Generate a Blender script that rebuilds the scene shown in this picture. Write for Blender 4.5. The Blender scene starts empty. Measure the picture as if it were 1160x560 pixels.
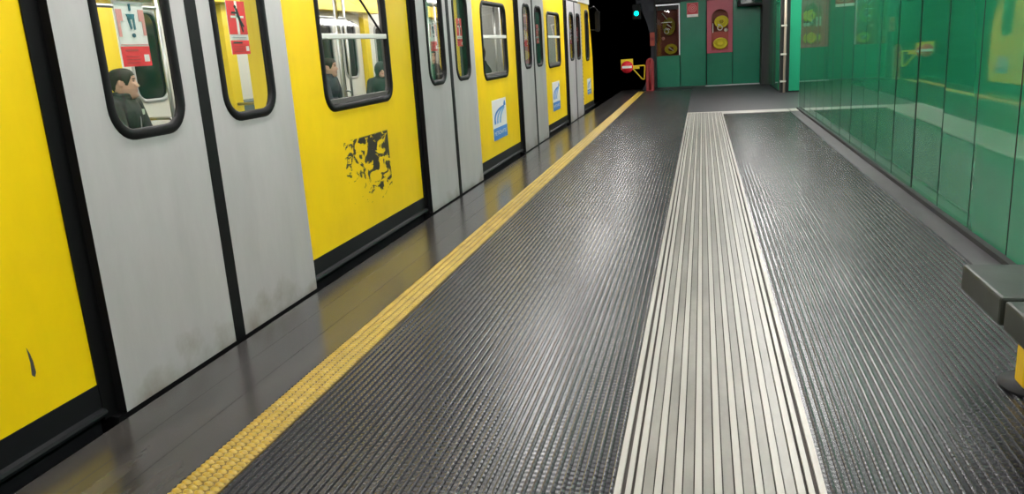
import bpy, bmesh, math, random
from mathutils import Vector, Matrix
from mathutils.geometry import tessellate_polygon

# ---------------------------------------------------------------- basics
S = 0.78                       # metres per survey unit (all plans below are in survey units)
rnd = random.Random(7)
scn = bpy.context.scene
col = scn.collection
PI = math.pi

# ---------------------------------------------------------------- materials
def mat(name, base, rough=.5, metal=0., spec=.5, emit=None, estr=0., coat=0., var=0., vscale=3., vstretch=(1, 1, 1), bump=0., bscale=20., rvar=0.):
    m = bpy.data.materials.new(name); m.use_nodes = True
    nt = m.node_tree; b = nt.nodes['Principled BSDF']
    b.inputs['Base Color'].default_value = (*base, 1)
    b.inputs['Roughness'].default_value = rough
    b.inputs['Metallic'].default_value = metal
    b.inputs['Specular IOR Level'].default_value = spec
    b.inputs['Coat Weight'].default_value = coat
    if emit:
        b.inputs['Emission Color'].default_value = (*emit, 1)
        b.inputs['Emission Strength'].default_value = estr
    if var or bump or rvar:
        tc = nt.nodes.new('ShaderNodeTexCoord'); mp = nt.nodes.new('ShaderNodeMapping')
        mp.inputs['Scale'].default_value = vstretch
        nt.links.new(tc.outputs['Object'], mp.inputs['Vector'])
    if var or rvar:
        n = nt.nodes.new('ShaderNodeTexNoise'); n.inputs['Scale'].default_value = vscale
        n.inputs['Detail'].default_value = 6; n.inputs['Roughness'].default_value = .65
        nt.links.new(mp.outputs[0], n.inputs['Vector'])
    if var:
        r = nt.nodes.new('ShaderNodeMapRange')
        r.inputs['From Min'].default_value = .3; r.inputs['From Max'].default_value = .7
        r.inputs['To Min'].default_value = 1 - var; r.inputs['To Max'].default_value = 1 + var
        nt.links.new(n.outputs['Fac'], r.inputs['Value'])
        mx = nt.nodes.new('ShaderNodeVectorMath'); mx.operation = 'SCALE'
        mx.inputs[0].default_value = base
        nt.links.new(r.outputs[0], mx.inputs['Scale'])
        nt.links.new(mx.outputs[0], b.inputs['Base Color'])
    if rvar:
        r2 = nt.nodes.new('ShaderNodeMapRange')
        r2.inputs['From Min'].default_value = .3; r2.inputs['From Max'].default_value = .7
        r2.inputs['To Min'].default_value = max(.02, rough - rvar); r2.inputs['To Max'].default_value = rough + rvar
        nt.links.new(n.outputs['Fac'], r2.inputs['Value'])
        nt.links.new(r2.outputs[0], b.inputs['Roughness'])
    if bump:
        n2 = nt.nodes.new('ShaderNodeTexNoise'); n2.inputs['Scale'].default_value = bscale
        n2.inputs['Detail'].default_value = 3
        nt.links.new(mp.outputs[0], n2.inputs['Vector'])
        bp = nt.nodes.new('ShaderNodeBump'); bp.inputs['Strength'].default_value = bump; bp.inputs['Distance'].default_value = .01
        nt.links.new(n2.outputs['Fac'], bp.inputs['Height'])
        nt.links.new(bp.outputs[0], b.inputs['Normal'])
    return m

def glass(name, tint=(1, 1, 1), refl=1.0):
    m = bpy.data.materials.new(name); m.use_nodes = True
    nt = m.node_tree; nt.nodes.clear()
    o = nt.nodes.new('ShaderNodeOutputMaterial'); mx = nt.nodes.new('ShaderNodeMixShader')
    t = nt.nodes.new('ShaderNodeBsdfTransparent'); g = nt.nodes.new('ShaderNodeBsdfGlossy')
    f = nt.nodes.new('ShaderNodeFresnel'); f.inputs['IOR'].default_value = 1.3 + .2 * refl
    t.inputs['Color'].default_value = (*tint, 1); g.inputs['Roughness'].default_value = .015
    ge = nt.nodes.new('ShaderNodeNewGeometry'); k = nt.nodes.new('ShaderNodeMath'); k.operation = 'SUBTRACT'; k.use_clamp = True
    nt.links.new(f.outputs[0], k.inputs[0]); nt.links.new(ge.outputs['Backfacing'], k.inputs[1])   # only the entry face of the sheet mirrors
    nt.links.new(k.outputs[0], mx.inputs['Fac']); nt.links.new(t.outputs[0], mx.inputs[1]); nt.links.new(g.outputs[0], mx.inputs[2])
    nt.links.new(mx.outputs[0], o.inputs['Surface'])
    return m

M = {}
M['yellow'] = mat('yellow_paint', (.95, .63, .002), .42, spec=.22, coat=.05, var=.07, vscale=2.2, vstretch=(1, 1, .5))
M['yellow_in'] = mat('yellow_interior', (.80, .60, .02), .4)
M['alu'] = mat('brushed_door_paint', (.45, .425, .43), .42, metal=.0, spec=.5, var=.10, vscale=2.5, vstretch=(1, 1.5, .4))
def door_dirt():
    m = M['alu']; nt = m.node_tree; b = nt.nodes['Principled BSDF']; src = b.inputs['Base Color'].links[0].from_socket
    tc = nt.nodes.new('ShaderNodeTexCoord'); sp = nt.nodes.new('ShaderNodeSeparateXYZ'); nt.links.new(tc.outputs['Object'], sp.inputs[0])
    g = nt.nodes.new('ShaderNodeMapRange'); g.inputs['From Min'].default_value = .0; g.inputs['From Max'].default_value = .22; g.inputs['To Min'].default_value = .16; g.inputs['To Max'].default_value = -.12
    nt.links.new(sp.outputs[2], g.inputs[0])
    n = nt.nodes.new('ShaderNodeTexNoise'); n.inputs['Scale'].default_value = 5; n.inputs['Detail'].default_value = 7; nt.links.new(tc.outputs['Object'], n.inputs['Vector'])
    a = nt.nodes.new('ShaderNodeMath'); nt.links.new(n.outputs['Fac'], a.inputs[0]); nt.links.new(g.outputs[0], a.inputs[1])
    r = nt.nodes.new('ShaderNodeMapRange'); r.inputs['From Min'].default_value = .56; r.inputs['From Max'].default_value = .78; r.inputs['To Max'].default_value = .6; nt.links.new(a.outputs[0], r.inputs[0])
    mx = nt.nodes.new('ShaderNodeMix'); mx.data_type = 'RGBA'; nt.links.new(r.outputs[0], mx.inputs['Factor']); nt.links.new(src, mx.inputs['A']); mx.inputs['B'].default_value = (.22, .17, .11, 1)
    nt.links.new(mx.outputs['Result'], b.inputs['Base Color'])
door_dirt()
M['black'] = mat('black_rubber', (.0045, .0045, .005), .55, spec=.16)
M['blackgloss'] = mat('black_sill', (.006, .0065, .008), .55, spec=.2, var=.3, vscale=6, vstretch=(1, .2, 1))
M['cream'] = mat('cream_roof_paint', (.75, .74, .70), .5)
M['white_in'] = mat('interior_white', (.66, .66, .62), .45)
M['grey_in'] = mat('interior_grey', (.30, .31, .31), .5)
M['darkglass'] = mat('dark_window_glass', (.008, .01, .012), .08)
M['chrome'] = mat('chrome_tube', (.45, .46, .47), .36, metal=1)
M['chrome_grey'] = mat('grey_tube', (.42, .43, .45), .35, metal=.3)
M['sillgrey'] = mat('dull_grey_sill', (.10, .095, .09), .6, spec=.2)
M['post_grey'] = mat('dark_grey_post', (.10, .11, .115), .5, spec=.3)
M['seat'] = mat('seat_shell', (.10, .13, .14), .5)
M['trainfloor'] = mat('train_floor', (.12, .12, .12), .6)
M['lamp'] = mat('interior_lamp', (1, 1, 1), .5, emit=(1, .97, .9), estr=10.0)
M['glass'] = glass('window_glass', (.955, .96, .955), .9)
M['glass2'] = glass('cabinet_glass', (.8, .8, .78), 1.2)
M['red'] = mat('sticker_red', (.78, .018, .035), .5)
M['red_d'] = mat('sticker_dark_red', (.40, .03, .04), .5)
M['redpost'] = mat('red_painted_steel', (.20, .008, .010), .4, var=.2, vscale=8)
M['pink'] = mat('sticker_pink', (.72, .30, .28), .5)
M['white'] = mat('sticker_white', (.82, .80, .78), .5)
M['greytext'] = mat('sticker_grey_print', (.42, .42, .42), .6)
M['ink'] = mat('sticker_black_print', (.02, .02, .025), .6)
M['teal'] = mat('sticker_teal_print', (.03, .14, .19), .6)
M['blue'] = mat('emblem_blue', (.045, .22, .60), .45)
M['blue_l'] = mat('emblem_light_blue', (.16, .40, .74), .45)
M['steel'] = mat('pale_ribbed_metal', (.46, .44, .405), .38, metal=.15, var=.10, vscale=2.2, vstretch=(1.5, .5, 1), rvar=.06)
M['stone'] = mat('pale_grooved_plate', (.28, .268, .245), .33, metal=.15, var=.22, vscale=3.5, vstretch=(1.5, .6, 1), rvar=.04)
M['groove'] = mat('brown_groove_dirt', (.06, .05, .045), .8)
M['border'] = mat('floor_border', (.036, .032, .036), .45, var=.25, vscale=3)
M['edge_dark'] = mat('dark_joint', (.02, .02, .02), .6)
M['wallback'] = mat('wall_backing', (.012, .014, .013), .7)
M['green'] = mat('green_enamel', (.015, .185, .088), .035, spec=.55, var=.05, vscale=.8)
M['green_m'] = mat('green_enamel_end', (.011, .155, .088), .22, spec=.4, var=.08, vscale=1.4)
M['green_l'] = mat('green_enamel_passage', (.015, .30, .15), .3, spec=.4)
M['tunnel'] = mat('tunnel_concrete', (.018, .018, .02), .9, spec=.1, var=.3, vscale=1)
M['portal'] = mat('portal_concrete', (.035, .036, .045), .85, var=.2, vscale=2)
M['ceil'] = mat('ceiling_panel', (.16, .165, .17), .6)
M['lampwhite'] = mat('lamp_diffuser', (1, 1, 1), .5, emit=(1, .975, .95), estr=46.0)
M['lampbody'] = mat('lamp_housing', (.5, .5, .5), .4)
M['cabback'] = mat('cabinet_red_brown', (.20, .035, .018), .6, var=.15, vscale=4)
M['cabrose'] = mat('cabinet_rose_red', (.40, .055, .085), .38, var=.08, vscale=3)
M['cabred'] = mat('cabinet_orange_red', (.33, .04, .02), .5)
M['hose'] = mat('hose_yellow', (.62, .50, .015), .55, var=.1, vscale=14)
M['hose_d'] = mat('hose_olive', (.36, .27, .015), .6)
M['brass'] = mat('pale_brass', (.75, .70, .62), .3, metal=.4)
M['silver'] = mat('silver_frame', (.62, .63, .65), .3, metal=.6)
M['signyellow'] = mat('sign_yellow', (.82, .60, .015), .45)
M['signal'] = mat('signal_lens', (.0, .6, .5), .3, emit=(.0, .95, .75), estr=4)
M['beige'] = mat('beige_conduit', (.55, .46, .36), .45)
M['bench'] = mat('bench_stone', (.024, .028, .024), .42, spec=.25, var=.3, vscale=9)
M['benchside'] = mat('bench_edge', (.055, .05, .042), .5, var=.3, vscale=12)
M['leg_y'] = mat('bench_yellow_steel', (.72, .48, .01), .4)
M['skin'] = mat('skin', (.56, .35, .265), .5, spec=.3)
M['lip'] = mat('lips', (.36, .15, .12), .5)
M['stubble'] = mat('shaved_jaw', (.47, .30, .235), .6)
M['hair'] = mat('dark_hair', (.022, .017, .014), .6, var=.4, vscale=60)
M['eyew'] = mat('eye_white', (.6, .58, .55), .3)
M['iris'] = mat('eye_iris', (.03, .02, .015), .2)
M['coat'] = mat('charcoal_cloth', (.014, .017, .018), .65, var=.25, vscale=16, bump=.25, bscale=60)
M['coat_t'] = mat('dark_green_cloth', (.02, .035, .033), .75, var=.3, vscale=9)
M['coat_b'] = mat('navy_cloth', (.03, .035, .05), .75, var=.3, vscale=9)
M['trouser'] = mat('dark_trousers', (.03, .03, .036), .8)
M['shoe'] = mat('black_shoes', (.015, .015, .015), .4)
M['badge'] = mat('pale_badge', (.42, .52, .42), .5)

# --- yellow side panel with a patch of black glue left where an emblem was peeled off
def scuffed_yellow():
    m = M['yellow'].copy(); m.name = 'yellow_paint_with_black_residue'
    nt = m.node_tree; b = nt.nodes['Principled BSDF']
    src = b.inputs['Base Color'].links[0].from_socket
    tc = nt.nodes.new('ShaderNodeTexCoord'); sp = nt.nodes.new('ShaderNodeSeparateXYZ')
    nt.links.new(tc.outputs['Object'], sp.inputs[0])
    def rng(sock, a, bb, soft):
        r1 = nt.nodes.new('ShaderNodeMapRange'); r1.inputs['From Min'].default_value = a - soft; r1.inputs['From Max'].default_value = a + soft
        r2 = nt.nodes.new('ShaderNodeMapRange'); r2.inputs['From Min'].default_value = bb - soft; r2.inputs['From Max'].default_value = bb + soft
        r2.inputs['To Min'].default_value = 1; r2.inputs['To Max'].default_value = 0
        nt.links.new(sock, r1.inputs[0]); nt.links.new(sock, r2.inputs[0])
        q = nt.nodes.new('ShaderNodeMath'); q.operation = 'MULTIPLY'
        nt.links.new(r1.outputs[0], q.inputs[0]); nt.links.new(r2.outputs[0], q.inputs[1]); return q.outputs[0]
    fy = rng(sp.outputs[1], *SC_Y, .004); fz = rng(sp.outputs[2], *SC_Z, .004)
    q = nt.nodes.new('ShaderNodeMath'); q.operation = 'MULTIPLY'; nt.links.new(fy, q.inputs[0]); nt.links.new(fz, q.inputs[1])
    # denser towards the upper and far side of the patch
    g = nt.nodes.new('ShaderNodeMapRange'); g.inputs['From Min'].default_value = SC_Y[0]; g.inputs['From Max'].default_value = SC_Y[0] + .45 * (SC_Y[1] - SC_Y[0])
    g.inputs['To Min'].default_value = -.10; g.inputs['To Max'].default_value = .035
    nt.links.new(sp.outputs[1], g.inputs[0])
    g2 = nt.nodes.new('ShaderNodeMapRange'); g2.inputs['From Min'].default_value = SC_Z[0]; g2.inputs['From Max'].default_value = SC_Z[1]
    g2.inputs['To Min'].default_value = -.10; g2.inputs['To Max'].default_value = .06
    nt.links.new(sp.outputs[2], g2.inputs[0])
    ns = nt.nodes.new('ShaderNodeTexNoise'); ns.inputs['Scale'].default_value = 13; ns.inputs['Detail'].default_value = 5; ns.inputs['Roughness'].default_value = .6
    ns.inputs['Distortion'].default_value = 1.2
    mpp = nt.nodes.new('ShaderNodeMapping'); mpp.inputs['Scale'].default_value = (1, .55, 1)
    nt.links.new(tc.outputs['Object'], mpp.inputs[0]); nt.links.new(mpp.outputs[0], ns.inputs['Vector'])
    a1 = nt.nodes.new('ShaderNodeMath'); nt.links.new(ns.outputs['Fac'], a1.inputs[0]); nt.links.new(g.outputs[0], a1.inputs[1])
    a2 = nt.nodes.new('ShaderNodeMath'); nt.links.new(a1.outputs[0], a2.inputs[0]); nt.links.new(g2.outputs[0], a2.inputs[1])
    th = nt.nodes.new('ShaderNodeMapRange'); th.inputs['From Min'].default_value = .50; th.inputs['From Max'].default_value = .54
    nt.links.new(a2.outputs[0], th.inputs[0])
    k = nt.nodes.new('ShaderNodeMath'); k.operation = 'MULTIPLY'; nt.links.new(th.outputs[0], k.inputs[0]); nt.links.new(q.outputs[0], k.inputs[1])
    mx = nt.nodes.new('ShaderNodeMix'); mx.data_type = 'RGBA'
    nt.links.new(k.outputs[0], mx.inputs['Factor']); nt.links.new(src, mx.inputs['A']); mx.inputs['B'].default_value = (.03, .028, .022, 1)
    nt.links.new(mx.outputs['Result'], b.inputs['Base Color'])
    return m

# --- ribbed rubber: real ribs, plus a fine serration along each rib
def rubber_mat():
    m = bpy.data.materials.new('ribbed_black_rubber'); m.use_nodes = True
    nt = m.node_tree; b = nt.nodes['Principled BSDF']
    b.inputs['Specular IOR Level'].default_value = .5
    tc = nt.nodes.new('ShaderNodeTexCoord'); sp = nt.nodes.new('ShaderNodeSeparateXYZ')
    nt.links.new(tc.outputs['Object'], sp.inputs[0])
    mu = nt.nodes.new('ShaderNodeMath'); mu.operation = 'MULTIPLY'; mu.inputs[1].default_value = 2 * PI / (.034 * S)
    nt.links.new(sp.outputs[1], mu.inputs[0])
    si = nt.nodes.new('ShaderNodeMath'); si.operation = 'SINE'; nt.links.new(mu.outputs[0], si.inputs[0])
    # wear patches, larger than a rib, decide where the serration is polished
    n = nt.nodes.new('ShaderNodeTexNoise'); n.inputs['Scale'].default_value = 1.3; n.inputs['Detail'].default_value = 5
    mp = nt.nodes.new('ShaderNodeMapping'); mp.inputs['Scale'].default_value = (1.6, .5, 1)
    nt.links.new(tc.outputs['Object'], mp.inputs[0]); nt.links.new(mp.outputs[0], n.inputs['Vector'])
    bp = nt.nodes.new('ShaderNodeBump'); bp.inputs['Strength'].default_value = .5; bp.inputs['Distance'].default_value = .00055
    nt.links.new(si.outputs[0], bp.inputs['Height']); nt.links.new(bp.outputs[0], b.inputs['Normal'])
    r = nt.nodes.new('ShaderNodeMapRange'); r.inputs['From Min'].default_value = .35; r.inputs['From Max'].default_value = .65
    r.inputs['To Min'].default_value = .46; r.inputs['To Max'].default_value = .20
    nt.links.new(n.outputs['Fac'], r.inputs[0]); nt.links.new(r.outputs[0], b.inputs['Specular IOR Level']); b.inputs['Roughness'].default_value = .27
    c = nt.nodes.new('ShaderNodeMapRange'); c.inputs['From Min'].default_value = .35; c.inputs['From Max'].default_value = .65
    c.inputs['To Min'].default_value = .8; c.inputs['To Max'].default_value = 1.25
    nt.links.new(n.outputs['Fac'], c.inputs[0])
    v = nt.nodes.new('ShaderNodeVectorMath'); v.operation = 'SCALE'; v.inputs[0].default_value = (.023, .0225, .0255)
    nt.links.new(c.outputs[0], v.inputs['Scale']); nt.links.new(v.outputs[0], b.inputs['Base Color'])
    return m
M['rubber'] = rubber_mat()
M['rubberflat'] = mat('dark_rubber_tiles', (.020, .020, .023), .5, var=.2, vscale=2)

# --- smooth damp stone along the platform edge: long streaks of wet and dry
M['edgestone'] = mat('wet_edge_stone', (.040, .037, .036), .20, spec=.5, var=.42, vscale=1.5, vstretch=(5, .9, 1), rvar=.0)
M['tactile'] = mat('yellow_tactile_rubber', (.42, .29, .05), .30, var=.22, vscale=9)
M['tactile_base'] = mat('dark_tactile_base', (.17, .11, .02), .5, var=.3, vscale=9)  # base coloured darker than the studs so that they stand out

# ---------------------------------------------------------------- geometry collector
class G:
    def __init__(s): s.v = []; s.f = []; s.m = []; s.mats = []; s.sm = []
    def mi(s, m):
        if m not in s.mats: s.mats.append(m)
        return s.mats.index(m)
    def add(s, vs, fs, m, smooth=False):
        o = len(s.v); s.v += [tuple(p) for p in vs]; k = s.mi(m)
        for f in fs: s.f.append([o + i for i in f]); s.m.append(k); s.sm.append(smooth)
        return s
    def box(s, x0, x1, y0, y1, z0, z1, m):
        v = [(x, y, z) for x in (x0, x1) for y in (y0, y1) for z in (z0, z1)]
        return s.add(v, [(0, 1, 3, 2), (4, 6, 7, 5), (0, 4, 5, 1), (2, 3, 7, 6), (0, 2, 6, 4), (1, 5, 7, 3)], m)
    def tube(s, pts, r, m, n=10, cap=True):
        pts = [Vector(p) for p in pts]; k = len(pts); rr = r if isinstance(r, (list, tuple)) else [r] * k
        vs = []; fs = []
        t0 = (pts[1] - pts[0]).normalized(); up = Vector((0, 0, 1)) if abs(t0.z) < .9 else Vector((1, 0, 0))
        a = t0.cross(up).normalized()
        for i, p in enumerate(pts):
            if i == 0: t = pts[1] - p
            elif i == k - 1: t = p - pts[i - 1]
            else: t = (pts[i + 1] - p).normalized() + (p - pts[i - 1]).normalized()
            t.normalize(); a = (a - t * a.dot(t)).normalized(); b = t.cross(a)
            for j in range(n):
                an = 2 * PI * j / n; vs.append(p + (a * math.cos(an) + b * math.sin(an)) * rr[i])
        for i in range(k - 1):
            for j in range(n):
                fs.append((i * n + j, i * n + (j + 1) % n, (i + 1) * n + (j + 1) % n, (i + 1) * n + j))
        if cap: fs += [tuple(range(n - 1, -1, -1)), tuple((k - 1) * n + j for j in range(n))]
        return s.add(vs, fs, m, True)
    def ell(s, c, r, m, nu=16, nv=10):
        if not isinstance(r, (tuple, list)): r = (r, r, r)
        vs = []; fs = []
        for i in range(nv + 1):
            th = PI * i / nv
            for j in range(nu):
                ph = 2 * PI * j / nu
                vs.append((c[0] + r[0] * math.sin(th) * math.cos(ph), c[1] + r[1] * math.sin(th) * math.sin(ph), c[2] + r[2] * math.cos(th)))
        for i in range(nv):
            for j in range(nu):
                fs.append((i * nu + j, (i + 1) * nu + j, (i + 1) * nu + (j + 1) % nu, i * nu + (j + 1) % nu))
        return s.add(vs, fs, m, True)
    def torus(s, c, R, r, m, axis='Y', nu=28, nv=10, sx=1., sz=1.):
        vs = []; fs = []
        for i in range(nu):
            a = 2 * PI * i / nu
            for j in range(nv):
                b = 2 * PI * j / nv; q = R + r * math.cos(b)
                p = (q * math.cos(a) * sx, r * math.sin(b), q * math.sin(a) * sz)
                if axis == 'X': p = (p[1], p[0], p[2])
                if axis == 'Z': p = (p[0], p[2], p[1])
                vs.append((c[0] + p[0], c[1] + p[1], c[2] + p[2]))
        for i in range(nu):
            for j in range(nv):
                fs.append((i * nv + j, ((i + 1) % nu) * nv + j, ((i + 1) % nu) * nv + (j + 1) % nv, i * nv + (j + 1) % nv))
        return s.add(vs, fs, m, True)
    # plate lying in a plane of constant X ('X') or Y ('Y') or Z, outline as 2-D loop(s), thickness from a to b
    def plate(s, axis, a, b, outer, holes, m, mback=None, mside=None):
        loops = [outer] + list(holes)
        flat = [p for l in loops for p in l]
        def P(p, d): return (d, p[0], p[1]) if axis == 'X' else ((p[0], d, p[1]) if axis == 'Y' else (p[0], p[1], d))
        tris = tessellate_polygon([[Vector((p[0], p[1], 0)) for p in l] for l in loops])
        n = len(flat)
        vs = [P(p, a) for p in flat] + [P(p, b) for p in flat]
        s.add(vs[:n], [t for t in tris], m)
        s.add(vs[n:], [tuple(reversed(t)) for t in tris], mback or m)
        fs = []; o = 0
        for l in loops:
            k = len(l)
            for i in range(k): fs.append((o + i, o + (i + 1) % k, n + o + (i + 1) % k, n + o + i))
            o += k
        return s.add(vs, fs, mside or m)
    # band between two loops with the same number of points, rounded towards the viewer
    def ring(s, axis, a, b, outer, inner, m):
        def P(p, d): return (d, p[0], p[1]) if axis == 'X' else (p[0], d, p[1])
        k = len(outer); vs = []; fs = []
        prof = [(0, b), (0, a * .6 + b * .4), (.2, a), (.8, a), (1, a * .6 + b * .4), (1, b)]
        for t, d in prof:
            for i in range(k):
                p = (outer[i][0] * (1 - t) + inner[i][0] * t, outer[i][1] * (1 - t) + inner[i][1] * t); vs.append(P(p, d))
        q = len(prof)
        for r_ in range(q):
            for i in range(k):
                fs.append((r_ * k + i, r_ * k + (i + 1) % k, ((r_ + 1) % q) * k + (i + 1) % k, ((r_ + 1) % q) * k + i))
        return s.add(vs, fs, m, True)

def rr(a0, a1, b0, b1, r, n=6):
    out = []
    for cx, cy, t0 in ((a1 - r, b1 - r, 0), (a0 + r, b1 - r, 90), (a0 + r, b0 + r, 180), (a1 - r, b0 + r, 270)):
        for i in range(n + 1):
            t = math.radians(t0 + 90 * i / n); out.append((cx + r * math.cos(t), cy + r * math.sin(t)))
    return out
def rect(a0, a1, b0, b1): return [(a0, b0), (a1, b0), (a1, b1), (a0, b1)]

ORG = {}
def thing(name, label, cat, loc, group=None):
    o = bpy.data.objects.new(name, None); col.objects.link(o); o.empty_display_size = .1
    o.location = tuple(c * S for c in loc); o['label'] = label; o['category'] = cat
    if group: o['group'] = group
    ORG[o.name] = Vector(loc); return o
def build(name, g, parent=None, loc=None, bevel=0, bseg=2, recalc=True):
    if parent is not None: org = ORG[parent.name]
    else: org = Vector(loc or (0, 0, 0))
    me = bpy.data.meshes.new(name)
    me.from_pydata([tuple((Vector(p) - org) * S) for p in g.v], [], g.f)
    for m in g.mats: me.materials.append(M[m] if isinstance(m, str) else m)
    for i, p in enumerate(me.polygons): p.material_index = g.m[i]; p.use_smooth = g.sm[i]
    if recalc:
        bm = bmesh.new(); bm.from_mesh(me); bmesh.ops.recalc_face_normals(bm, faces=bm.faces); bm.to_mesh(me); bm.free()
    me.update()
    o = bpy.data.objects.new(name, me); col.objects.link(o)
    if parent is not None: o.parent = parent
    else: o.location = tuple(c * S for c in org)
    ORG[o.name] = org
    if bevel:
        b = o.modifiers.new('bevel', 'BEVEL'); b.width = bevel * S; b.segments = bseg; b.limit_method = 'ANGLE'
    return o
def struct(name, g, **k):
    o = build(name, g, **k); o['kind'] = 'structure'; return o
def tag(o, label, cat, group=None):
    o['label'] = label; o['category'] = cat
    if group: o['group'] = group
    return o

# ================================================================ SETTING
Y0, Y1 = -3.2, 27.7
XE = -2.68                                  # platform edge
# platform slab with its edge face
g = G()
g.box(XE, 2.2, Y0, 17.95, -1.5, -.03, 'edge_dark')
g.box(XE, 5.6, 17.95, 28.1, -1.5, -.03, 'edge_dark')
# smooth edge course: three long slabs with thin joints
for a, b in ((XE, -2.468), (-2.465, -2.248), (-2.245, -2.036)):
    g.box(a, b, Y0, Y1, -.03, 0, 'edgestone')
g.box(1.80, 2.0, Y0, 17.95, -.03, -.002, 'border')
g.box(1.775, 1.80, Y0, 17.95, -.03, .004, 'border')
g.box(1.80, 5.6, 17.95, Y1, -.03, -.002, 'rubberflat')
struct('floor', g)
# ribbed rubber mats
def ribs(g, x0, x1, y0, y1, m, pitch=.036, top=.40, h=.0075):
    n = int(round((x1 - x0) / pitch)); p = (x1 - x0) / n
    prof = []
    for i in range(n):
        b = x0 + i * p
        prof += [(b, -h), (b + p * .46, -h), (b + p * .52, -h * .35), (b + p * .60, -h * .08), (b + p * .72, 0), (b + p * .84, -h * .08), (b + p * .94, -h * .35)]
    prof.append((x1, -h))
    ys = [y0 + (y1 - y0) * i / 8 for i in range(9)]
    vs = [(x, y, z) for y in ys for x, z in prof]; k = len(prof)
    fs = [(j * k + i, j * k + i + 1, (j + 1) * k + i + 1, (j + 1) * k + i) for j in range(8) for i in range(k - 1)]
    g.add(vs, fs, m)
g = G()
ribs(g, -1.832, -.32, Y0, 26.6, 'rubber'); ribs(g, .43, 1.775, Y0, 17.45, 'rubber')
g.box(-.32, 1.80, 18.0, Y1, -.03, -.001, 'rubberflat'); g.box(-1.832, -.32, 26.6, Y1, -.03, -.001, 'rubberflat')
o = struct('trim_1', g, recalc=False)
# yellow studded warning strip
g = G()
g.box(-2.034, -1.834, Y0, 26.3, -.03, -.002, 'tactile_base')
py = .0315; ny = int(26.0 / py)
for j in range(ny):
    y = .35 + j * py
    for i in range(4):
        x = -2.034 + .2 * (i + .5) / 4; a, b, h = .0225, .0125, .012
        seg = 8 if y < 14 else 6
        vs = [(x + a * math.cos(2 * PI * k / seg), y + b * math.sin(2 * PI * k / seg), -.002) for k in range(seg)]
        vs += [(x + .75 * a * math.cos(2 * PI * k / seg), y + .75 * b * math.sin(2 * PI * k / seg), h * .7) for k in range(seg)] + [(x, y, h)]
        fs = [(k, (k + 1) % seg, seg + (k + 1) % seg, seg + k) for k in range(seg)] + [(seg + k, seg + (k + 1) % seg, 2 * seg) for k in range(seg)]
        g.add(vs, fs, 'tactile', True)
struct('trim_2', g, recalc=False)
# pale ribbed strip down the middle, turning right at the far end
g = G()
x = -.318
def bar(w, z, m):
    global x
    g.box(x, x + w, Y0, 17.9, -.03, z, m); x += w
bar(.024, .006, 'steel'); bar(.016, -.008, 'groove'); bar(.020, .005, 'steel'); bar(.012, -.008, 'groove')
for i in range(8):
    bar(.026, .006, 'steel'); bar(.005, -.006, 'groove'); bar(.036, .000, 'stone'); bar(.005, -.006, 'groove')
bar(.026, .006, 'steel'); bar(.012, -.008, 'groove'); bar(.020, .005, 'steel'); bar(.016, -.008, 'groove'); bar(.024, .006, 'steel')
XS = x
g.box(XS - .0, 2.0, 17.45, 18.0, -.03, .004, 'steel'); g.box(-.318, XS, 17.9, 18.0, -.03, .006, 'steel')
struct('trim_3', g)

# right wall: tall green enamel panels, each a hair out of line with its neighbours
g = G()
g.box(2.03, 2.25, Y0, 17.9, -.03, 3.6, 'wallback')
g.box(1.955, 2.03, Y0, 17.93, -.02, .035, 'wallback')
joints = [17.9, 17.1, 16.3, 15.5, 14.65, 13.8, 12.95, 12.1, 11.2, 10.3, 9.75 - .18, 8.75 - .0, 8.35 - .38]
joints = [17.92 - i * .868 for i in range(25)]
joints = []
yy = 5.78
known = [5.78, 6.60, 7.44, 8.35, 9.22, 10.08, 10.95, 11.8, 12.68, 13.5, 14.4, 15.25, 16.1, 17.0, 17.93]
joints = [5.78 - .86 * i for i in range(10, 0, -1)] + known
for a, b in zip(joints[:-1], joints[1:]):
    t = rnd.uniform(-.006, .006); t2 = rnd.uniform(-.003, .003)
    xa, xb = 2.0 + t * (b - a) / 2, 2.0 - t * (b - a) / 2
    q = .017
    vs = [(xa - t2, a + q, .035), (xb - t2, b - q, .035), (xb + t2, b - q, 3.5), (xa + t2, a + q, 3.5)]
    vs += [(2.03, p[1], p[2]) for p in vs]
    g.add(vs, [(0, 1, 2, 3), (4, 7, 6, 5), (0, 4, 5, 1), (1, 5, 6, 2), (2, 6, 7, 3), (3, 7, 4, 0)][:1], 'green')
    g.add(vs, [(4, 7, 6, 5), (0, 4, 5, 1), (1, 5, 6, 2), (2, 6, 7, 3), (3, 7, 4, 0)], 'wallback')
# return of the wall into the passage
g.box(2.0, 5.6, 17.93, 17.96, .035, 3.5, 'green_l')
struct('wall_right', g)
# passage beyond: facing panel, dark corner post, and the flank running to the end wall
g = G()
g.box(2.3, 5.6, 23.05, 23.2, .04, 3.6, 'green_l'); g.box(2.06, 5.6, 23.08, 23.3, -.03, 3.6, 'wallback')
g.box(5.5, 5.6, 17.93, 23.1, -.03, 3.6, 'wallback')
struct('wall_passage', g)
g = G()
g.box(2.08, 2.3, 23.3, 27.9, -.03, 3.6, 'wallback')
for a, b in ((23.45, 25.1), (25.14, 26.75)): g.box(2.05, 2.08, a, b, .05, 3.5, 'green')
g.box(1.84, 2.12, 26.8, 27.9, -.03, 3.6, 'wallback')
struct('wall_flank', g)
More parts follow.
